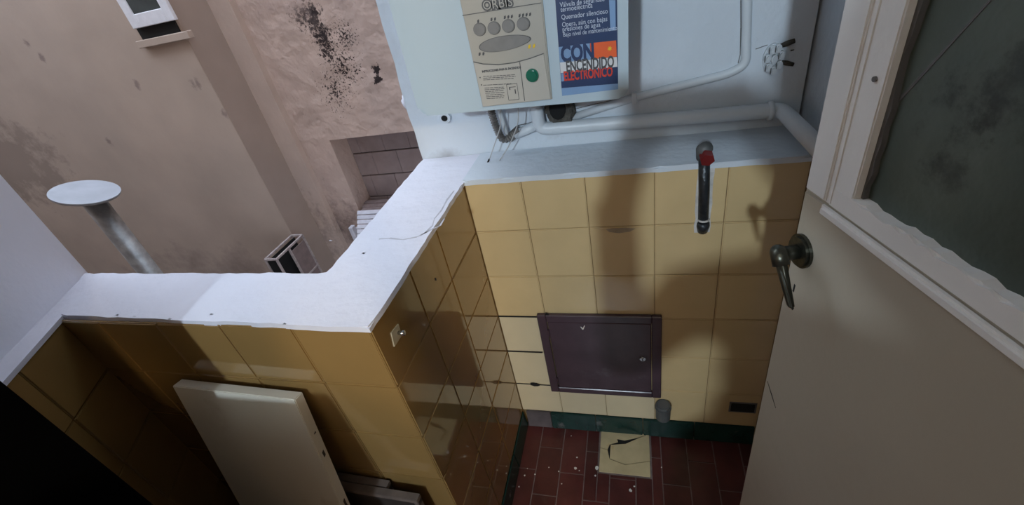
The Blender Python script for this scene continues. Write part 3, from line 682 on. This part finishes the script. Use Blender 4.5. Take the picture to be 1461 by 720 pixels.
# small latch plate on the return wall
lt = tag(empty('wall_hook'), 'small white plate with a peg on the ochre tiles', 'hook')
q = PX(565, 477, .001)
obj('hook_plate', slab([(-.017, -.012), (.012, -.014), (.016, .010), (-.010, .014)], (.0, q.y, q.z), (0, 1, 0), (0, 0, 1), (1, 0, 0), .0022), M('aged_white_plate', (.42, .36, .24), .5), lt)
obj('hook_peg', tube([(.002, q.y + .006, q.z - .002), (.014, q.y + .006, q.z - .002)], [.0035, .005], 10), chrome, lt, True)
q2 = PX(622, 398, .001); obj('screw_hole', disc((.0, q2.y, q2.z), (0, 1, 0), (0, 0, 1), (1, 0, 0), .002, .004, .0012, 8), blk, lt)
for (u, v) in ((646, 402), (611, 466)):
    pass

# ---- leaning white board
bd = tag(empty('leaning_board'), 'thick white painted board leaning on the ochre tiles', 'board')
tl, tr = Vector((-.484, -.512, .829)), Vector((-.199, -.512, .815))
ln = Vector((.02, -.155, -.80)).normalized()
nb = (tr - tl).cross(ln).normalized()
if nb.y > 0: nb = -nb
bl = .80
ring = lambda t: [tl + nb * t, tr + nb * t, tr + ln * (tr.z / -ln.z) + nb * t, tl + ln * (tl.z / -ln.z) + nb * t]
A_, B_ = ring(0), ring(.022)
brd = obj('board_slab', hexa([A_[0], A_[1], A_[2] + Vector((0, 0, .006)), A_[3] + Vector((0, 0, .006)), B_[0], B_[1], B_[2] + Vector((0, 0, .006)), B_[3] + Vector((0, 0, .006))], None, .0015), board_m, bd)
for k, (f0, l) in enumerate(((.11, .004), (.17, .016), (.34, .03))):
    c0 = tr + ln * (f0 * .8) + nb * .011; s = (tr - tl).normalized()
    obj('edge_scuff', slab([(-.002, 0), (.003, .003), (.002, l), (-.003, l * .8)], c0 + s * .0002, nb, ln, s, .0007), frame_m, bd)

# ---- framed boards leaning behind it
def frame_board(name, u, v, yy, wd, ht, lab, lean=.10):
    t = tag(empty(name), lab, 'frame', 'framed boards stacked behind the white board')
    tr = PY(u, v, yy); tr = Vector((tr.x, yy, tr.z)); tl = tr + Vector((-wd, .0, .012)); d = Vector((.0, -lean, -1)).normalized()
    s = (tr - tl).normalized(); n = s.cross(d).normalized()
    if n.y > 0: n = -n
    L_ = ht; b_ = .024
    def piece(nm, x0, x1, y0, y1, t0, t1, m): return obj(nm, slab([(x0, y0), (x1, y0), (x1, y1), (x0, y1)], tl + n * t0, s, d, n, t1 - t0, None, .001), m, t)
    piece('frame_panel', .01, wd - .01, .01, L_ - .01, .002, .008, frame_m)
    piece('frame_rail', 0, wd, 0, b_ * .45, 0, .016, frame_e); piece('frame_rail', 0, wd, b_ * .5, b_, 0, .013, frame_m)
    piece('frame_stile', wd - b_ * .4, wd, b_ * .5, L_, 0, .016, frame_e); piece('frame_stile', 0, b_ * .4, b_ * .5, L_, 0, .016, frame_e)
    return t
frame_board('framed_board', 599, 704, -.525, .26, .52, 'dusty dark framed board with pale top edge leaning foremost on the ochre tiles', .08)
frame_board('framed_board', 556, 685, -.506, .22, .50, 'thin dark framed board with grey edge tucked behind a dustier framed board', .06)

# ---- vent pipe in the court
vp = tag(empty('vent_pipe'), 'galvanised vent pipe with a round flat tin cap', 'vent pipe')
vr = ray(122, 274.5); vc = C + vr * (1.72 / vr.dot(CF)); vd = 1.72
ra = 39 * vd / F
vx = (CR * math.cos(.24) + CD * math.sin(.24)).normalized()
vy = ((CD * -math.cos(.24) + CR * math.sin(.24)) * .44 + vr * .90).normalized(); vy = (vy - vx * vy.dot(vx)).normalized(); vn = vx.cross(vy)
if vn.z < 0: vn = -vn
obj('vent_cap', disc(vc, vx, vy, vn, ra, ra, .004, 44, .0015), galv_cap, vp)
obj('cap_rim', disc(vc - vn * .006, vx, vy, vn, ra * .985, ra * .985, .007, 44), galv, vp)
obj('pipe_shaft', tube([vc + Vector((.006, 0, -.035)), Vector((vc.x + .006, vc.y, ZB))], ra * .36, 22), galv, vp, True)

# ---- window of the far wall
wn = tag(empty('window_1', kind='structure'), 'small white framed hinged window high on the mauve wall')
wl, wr_ = PY(194, 42, YA - .03), PY(253, 27, YA - .03)
x0, x1, z0 = wl.x, wr_.x, (wl.z + wr_.z) / 2; z1 = z0 + .75
fb = bmesh.new()
for a in ((x0, x0 + .07, z0, z1), (x1 - .07, x1, z0, z1), (x0 + .07, x1 - .07, z0, z0 + .085), (x0 + .07, x1 - .07, z1 - .07, z1)):
    box(a[0], a[1], YA - .05, YA - .02, a[2], a[3], .004, 1, fb)
obj('window_frame', fb, alu, wn)
obj('window_pane', box(x0 + .06, x1 - .06, YA - .038, YA - .030, z0 + .06, z1 - .05), wglass, wn)
obj('window_reveal', box(x0 - .015, x1 - .055, YA - .012, YA - .001, z0 - .075, z1 + .02), blk, wn)
obj('window_sill', box(x0 - .05, x1 + .04, YA - .05, YA, z0 - .125, z0 - .075, .004, 1), pink, wn)
add_spot(pink, ((x0 + x1) / 2 + .15, YA, z0 - .35), (.35, .5, .3), (.36, .27, .21), 2, .5, .75, .5)

# ---- iron cage on the far wall
cg = tag(empty('iron_cage'), 'open iron bracket cage with flaking paint on the mauve wall', 'iron cage')
q0 = PY(417, 335, YA); q1 = PY(433, 336, YA); q2 = PX(380, 373, q0.x)
cx0, cx1, cy0, cy1, cz1 = q0.x, q1.x, q2.y, YA - .01, q0.z; cz0 = cz1 - .62
def bar(a, b, r=.008, nm='cage_bar', m=iron_p):
    a, b = Vector(a), Vector(b); d = (b - a).normalized(); u = d.orthogonal().normalized(); v = d.cross(u)
    if abs(d.z) < .9: v = Vector((0, 0, 1)); u = d.cross(v).normalized()
    else: u, v = Vector((1, 0, 0)), Vector((0, 1, 0))
    return obj(nm, hexa([p + u * s * r + v * t * r for p in (a, b) for s, t in ((-1, -1), (1, -1), (1, 1), (-1, 1))]), m, cg)
for z in (cz1, cz0):
    bar((cx0, cy0, z), (cx0, cy1, z)); bar((cx1, cy0, z), (cx1, cy1, z)); bar((cx0, cy0, z), (cx1, cy0, z)); bar((cx0, cy1, z), (cx1, cy1, z))
for x in (cx0, cx1):
    for y in (cy0, cy1): bar((x, y, cz0), (x, y, cz1))
ym = cy0 * .55 + cy1 * .45
bar((cx1, ym, cz0), (cx1, ym, cz1)); bar((cx1, cy0, cz0 + .28), (cx1, cy1, cz0 + .28), .007)
obj('cage_sheet', box(cx1 - .012, cx1 - .004, ym + .02, cy1, cz0, cz1 - .05), slat_b, cg)
obj('cage_back', box(cx0 + .012, cx0 + .02, cy0, cy1, cz0, cz1 - .02), blk, cg)

# ---- slatted shutter and boards in the niche
sh = tag(empty('slatted_shutter'), 'white slatted shutter leaning in the niche of the court wall', 'shutter')
ys = [YC - .02 - .045 * i for i in range(9)]
for i in range(7):
    v0 = 300.5 + i * 6.6
    a_ = PY(511, v0, ys[i]); b_ = PY(511, v0 + 6.6, ys[i + 1])
    n_ = Vector((0, -.8, .5)).normalized()
    obj('slat', hexa([a_, a_ + Vector((.75, 0, 0)), b_ + Vector((.75, 0, .006)), b_ + Vector((0, 0, .006)), a_ + n_ * .02, a_ + n_ * .02 + Vector((.75, 0, 0)), b_ + n_ * .02 + Vector((.75, 0, .006)), b_ + n_ * .02 + Vector((0, 0, .006))], None, .005), slat_w, sh)
q = PY(502, 322, YC - .10)
obj('shutter_post', box(q.x - .022, q.x + .022, YC - .14, YC - .08, q.z - .45, q.z, .005, 1), slat_w, sh)
q = PY(509, 325, YC - .05)
obj('shutter_post', box(q.x - .02, q.x + .02, YC - .07, YC - .02, q.z - .4, q.z, .005, 1), slat_w, sh)
for i, (v, m) in enumerate(((298, slat_b), (293, slat_b), (287.5, slat_b))):
    yy = YC + .02 + i * .06
    q = PY(516 + i * 1.5, v, yy)
    t = tag(obj('brown_plank', box(q.x, q.x + .72, yy - .03, yy + .028, q.z - .03, q.z, .004, 1), m), ['brown plank lying against the white slatted shutter', 'brown plank lying between two other planks in the niche', 'brown plank lying deepest in the niche against the blocks'][i], 'plank', 'planks in the niche')

# ---- glazed door
DR = Vector((.615, -.394, 0)); DA = Vector((.258, -.966, 0)).normalized(); DN = Vector((-.966, -.258, 0)).normalized()   # along the door to the hinge, towards the laundry
door = tag(empty('door_1', kind='structure'), 'open cream painted door with a frosted glass upper panel')
def dslab(nm, s0, s1, z0, z1, d0, d1, mat, parent=door, bev=.002):
    return obj(nm, slab([(s0, z0), (s1, z0), (s1, z1), (s0, z1)], DR + DN * d0, DA, (0, 0, 1), DN, d1 - d0, None, bev), mat, parent)
s0, s1 = -.0205, .69; zr = 1.108; zt = 2.03
dslab('lower_panel', s0, s1, .012, zr, -.038, 0, door_m, bev=.003)
dslab('door_stile', s0, .030, zr, zt, -.038, 0, door_w, bev=.003)
dslab('door_stile', s1 - .07, s1, zr, zt, -.038, 0, door_w, bev=.003)
dslab('top_rail', .030, s1 - .07, zt - .08, zt, -.038, 0, door_w, bev=.003)
# mouldings: a raised bead on the stile and on the rail, ragged putty by the glass
dslab('bead', .011, .021, zr + .004, zt - .06, 0, .003, door_w, bev=.0014)
dslab('bead', .022, .056, zr + .010, zt - .075, -.022, -.0015, door_w, bev=.0015)
dslab('bead', .018, s1 - .07, zr - .014, zr - .002, -.001, .005, door_w, bev=.003)
rp = jag((.022, zr + .022, 0), (s1 - .07, zr + .022, 0), 60, .002, (0, 1, 0))
obj('sill_bead', slab([(.022, zr - .002), (s1 - .07, zr - .002)] + [(p.x, p.y) for p in rp[::-1]], DR + DN * -.022, DA, (0, 0, 1), DN, .021, None, .003), door_w, door)
dslab('bead', s1 - .092, s1 - .066, zr + .010, zt - .075, -.022, -.004, door_w, bev=.004)
lp_ = jag((.056, zr + .02, 0), (.056, zt - .08, 0), 50, .0024, (1, 0, 0))
obj('dark_putty', slab([(.048, zr + .02)] + [(.048, zt - .08)] + [(p.x + .004, p.y) for p in lp_[::-1]], DR + DN * -.020, DA, (0, 0, 1), DN, .010, None, 0), btn_d, door)
pane = dslab('glass_pane', .045, s1 - .08, zr + .004, zt - .075, -.022, -.016, glass_m, bev=0)
dd = lambda u, v, off=0.: onp(u, v, DN, DN.dot(DR + DN * off))
def dloc(u, v): q = dd(u, v, -.016); return ((q - DR).dot(DA), q.z)
k0, k1, k2 = dloc(1268, 160), dloc(1400, 20), dloc(1245, 230)
def crackline(a, b, wdt):
    a, b = Vector(a), Vector(b); n_ = Vector((-(b - a).y, (b - a).x)).normalized() * wdt
    obj('glass_crack', slab([tuple(a - n_), tuple(b - n_ * .6), tuple(b + n_ * .6), tuple(a + n_)], DR + DN * -.016, DA, (0, 0, 1), DN, .0006), btn_d, pane)
crackline(k0, dloc(1414, 0), .0013); crackline(k0, k2, .0009); crackline(k0, dloc(1262, 112), .0009)
for (u, v, r) in ((1375, 205, .10), (1372, 165, .12), (1400, 140, .14), (1435, 125, .16), (1362, 235, .09)):
    add_spot(glass_m, dd(u, v, -.016), (r, r, r), (.028, .036, .032), 22, .58, .72, .5)
# screw
q = dd(1247, 113, .0); obj('screw_head', disc(q - DN * .004, DA, (0, 0, 1), DN, .0026, .0026, .0045, 10), btn_d, door)
# handle
hd = obj('rosette', disc(DR + Vector((0, 0, 1.027)) , DA, (0, 0, 1), DN, .0225, .0235, .007, 26, .003), bronze, door)
hb = DR + Vector((0, 0, 1.027))
tip = onp(1129, 440, DN, DN.dot(DR) + .043)
elb = onp(1110, 358, DN, DN.dot(DR) + .046)
obj('handle_neck', tube(arc([hb + DN * .004, hb + DN * .03, elb, elb + (tip - elb) * .25], .012), [.0095] * 3 + [.0105] * 30 if False else .0098, 14), bronze, hd, True)
lv = bmesh.new(); dd_ = (tip - elb); w_ = DA
hexa([elb + w_ * -.009 + DN * .006, elb + w_ * .009 + DN * .006, elb + w_ * .009 - DN * .006, elb + w_ * -.009 - DN * .006, tip + w_ * -.0058 + DN * .0035, tip + w_ * .0058 + DN * .0035, tip + w_ * .0058 - DN * .0035, tip + w_ * -.0058 - DN * .0035], lv, .003)
obj('handle_lever', lv, bronze, hd, True)
q = dd(1133, 411, 0); obj('keyhole', slab([(-.0015, -.006), (.0012, -.006), (.0016, .006), (-.001, .007)], q, DA, (0, 0, 1), DN, .0006), blk, door)
a_, b_ = dd(1095, 543), dd(1107, 582)
sa = (a_ - DR).dot(DA); sb = (b_ - DR).dot(DA)
obj('paint_crack', slab([(sa, a_.z), ((sa + sb) / 2 + .002, (a_.z + b_.z) / 2), (sb, b_.z), ((sa + sb) / 2 - .0015, (a_.z + b_.z) / 2)], DR, DA, (0, 0, 1), DN, .0006), blk, door)
for z in (.25, 1.0, 1.75):
    obj('door_hinge', tube([DR + DA * (s1 + .004) + Vector((0, 0, z - .045)), DR + DA * (s1 + .004) + Vector((0, 0, z + .045))], .007, 10), bronze, door)

# ---- kitchen lamp (out of the photograph, it throws the shadows)
lamp = tag(empty('pendant_lamp'), 'bare bulb hanging on a cord in the kitchen', 'lamp')
bm = bmesh.new(); bmesh.ops.create_uvsphere(bm, u_segments=16, v_segments=10, radius=.028, matrix=Matrix.Translation(LAMP + Vector((0, 0, .075))))
obj('bulb', bm, bulb_m, lamp, True)
obj('socket', tube([LAMP + Vector((0, 0, .10)), LAMP + Vector((0, 0, .15))], .02, 12), btn_d, lamp)
obj('cord', tube([LAMP + Vector((0, 0, .15)), Vector((LAMP.x, LAMP.y, 2.5))], .003, 6), btn_d, lamp)
ld = bpy.data.lights.new('bulb_light', 'POINT'); ld.energy = LAMP_W; ld.color = (.80, .97, 1.12); ld.shadow_soft_size = .045
lo = bpy.data.objects.new('bulb_light', ld); COL.objects.link(lo); lo.location = LAMP; lo.parent = lamp

wl_ = tag(empty('added_fill_lamp'), 'added warm fill bulb on a bracket in the kitchen, out of view', 'lamp')  # unseen lamp added to brighten the parapet return and warm the shadows
bm = bmesh.new(); bmesh.ops.create_uvsphere(bm, u_segments=16, v_segments=10, radius=.03, matrix=Matrix.Translation(WARM + Vector((0, 0, .09))))
obj('bulb', bm, bulb_m, wl_, True)
obj('bracket', tube(arc([WARM + Vector((0, 0, .11)), WARM + Vector((0, 0, .2)), Vector((2.0, WARM.y, WARM.z + .2))], .05), .008, 8), btn_d, wl_)
ld = bpy.data.lights.new('warm_fill_light', 'POINT'); ld.energy = WARM_W; ld.color = (1.0, .74, .44); ld.shadow_soft_size = .06
lo = bpy.data.objects.new('warm_fill_light', ld); COL.objects.link(lo); lo.location = WARM; lo.parent = wl_

# ---- the person taking the photograph (behind the lens; only the shadow on the tiles shows)
skin_m = M('skin', (.45, .28, .20), .5, .05)
cloth_m = M('dark_clothing', (.03, .03, .035), .9, .2, 30)
hair_m = M('dark_hair', (.02, .014, .010), .6, .3, 80)
def ball(bm, c, r):
    c = Vector(c); r = r if isinstance(r, (tuple, list)) else (r, r, r)
    bmesh.ops.create_uvsphere(bm, u_segments=16, v_segments=10, radius=1, matrix=Matrix.Translation(c) @ Matrix.Diagonal((*r, 1)))
def limb(bm, pts, rs, n=6):
    for (a, b, ra_, rb) in zip(pts, pts[1:], rs, rs[1:]):
        a, b = Vector(a), Vector(b)
        for i in range(n + 1):
            t = i / n; ball(bm, a + (b - a) * t, ra_ + (rb - ra_) * t)
def remesh(o, vx):
    md = o.modifiers.new('skin_surface', 'REMESH'); md.mode = 'VOXEL'; md.voxel_size = vx; md.use_smooth_shade = True
    sm = o.modifiers.new('smooth', 'SMOOTH'); sm.iterations = 4
    return o
person = tag(empty('person'), 'person in dark clothes holding up a phone in the doorway', 'person')
PT = Vector((.545, -1.33, 0))
lh = Vector((.285, -.985, 1.395)); le = Vector((.278, -1.10, 1.04)); ls = Vector((.360, -1.33, 1.30))
rs_ = Vector((.735, -1.36, 1.32)); re = Vector((.72, -1.24, 1.08)); rh = Vector((.495, -1.005, 1.395))
bm = bmesh.new()
for (z, rx, ry) in ((.80, .22, .13), (.88, .235, .13), (.96, .22, .12), (1.06, .165, .115), (1.16, .16, .115), (1.25, .18, .11), (1.30, .18, .10)): ball(bm, PT + Vector((.01, 0, z)), (rx, ry, .09))
limb(bm, [ls, le], [.058, .048]); limb(bm, [le, lh + (le - lh) * .25], [.046, .038]); limb(bm, [rs_, re], [.058, .046]); limb(bm, [re, rh + (re - rh) * .22], [.044, .034])
limb(bm, [PT + Vector((.0, 0, 1.33)), ls], [.07, .06]); limb(bm, [PT + Vector((.0, 0, 1.33)), rs_], [.07, .06])
limb(bm, [PT + Vector((-.10, 0, .86)), PT + Vector((-.11, .02, .48)), PT + Vector((-.09, -.02, .09))], [.10, .062, .045], 10); limb(bm, [PT + Vector((.10, 0, .86)), PT + Vector((.11, .02, .48)), PT + Vector((.11, -.02, .09))], [.085, .062, .045], 10)
for x in (-.09, .11): limb(bm, [PT + Vector((x, -.04, .045)), PT + Vector((x, .12, .035))], [.043, .035])
remesh(obj('clothed_body', bm, cloth_m, person), .014)
hc = PT + Vector((-.035, .05, 1.53))
bm = bmesh.new()
limb(bm, [PT + Vector((0, 0, 1.36)), hc + Vector((0, -.01, -.06))], [.052, .05]); ball(bm, hc, (.074, .092, .108)); ball(bm, hc + Vector((0, .03, -.06)), (.05, .055, .055))
ball(bm, hc + Vector((0, .095, -.015)), (.013, .02, .022)); 
for sx in (-1, 1): ball(bm, hc + Vector((sx * .075, -.005, -.01)), (.012, .02, .03))
remesh(obj('head', bm, skin_m, person), .008)
bm = bmesh.new(); ball(bm, hc + Vector((0, -.018, .03)), (.083, .092, .098)); obj('hair', bm, hair_m, person, True)
def hand(wrist, palm, fingers, thumb):
    bm = bmesh.new(); limb(bm, [wrist, palm], [.027, .032], 6)
    for f in fingers: limb(bm, f, [.0105, .0098, .0088, .008][:len(f)], 5)
    limb(bm, thumb, [.013, .0115, .0095][:len(thumb)], 5)
    return remesh(obj('hand', bm, skin_m, person), .0055)
UP = -CD
phc = C - CF * .016 - CR * .040 + UP * .008                    # phone centre; the lens sits near its right end
pe = phc - CR * .070                               # left end of the phone
hand(lh + (le - lh) * .28, pe - UP * .045 - CF * .02,
     [[pe - UP * (.05 - k * .004) + CR * (k * .018 - .012) - CF * .012, pe - UP * (.046) + CR * (k * .018 - .008) + CF * .004, pe - UP * .022 + CR * (k * .018) + CF * .008 - CR * .006] for k in range(4)],
     [pe - UP * .05 - CF * .03, pe - UP * .02 - CF * .028, pe + UP * .006 - CF * .018])
pr = phc + CR * .07
hand(rh + (re - rh) * .22, pr + UP * .004 - CF * .035,
     [[pr + UP * (.018 - k * .004) - CF * .03 - CR * k * .008, pr + UP * .030 - CF * .012 - CR * (.010 + k * .014), pr + UP * .032 + CF * .000 - CR * (.025 + k * .015)] for k in range(4)],
     [pr - CF * .035, pr - CR * .02 - UP * .012 - CF * .03, pr - CR * .045 - UP * .015 - CF * .02])
phone = tag(empty('phone'), 'slim black phone held up sideways', 'phone')
obj('phone_body', slab(rrect(-.080, .080, -.0375, .0375, .009), phc - CF * .005, CR, UP, CF, .008, None, .002), btn_d, phone)
obj('phone_screen', slab(rrect(-.077, .077, -.0345, .0345, .007), phc - CF * .0052, CR, UP, -CF, .0006), blk, phone)
obj('lens_ring', disc(phc + CR * .055 + UP * .0 + CF * .003, CR, UP, CF, .006, .006, .002, 16), chrome, phone)
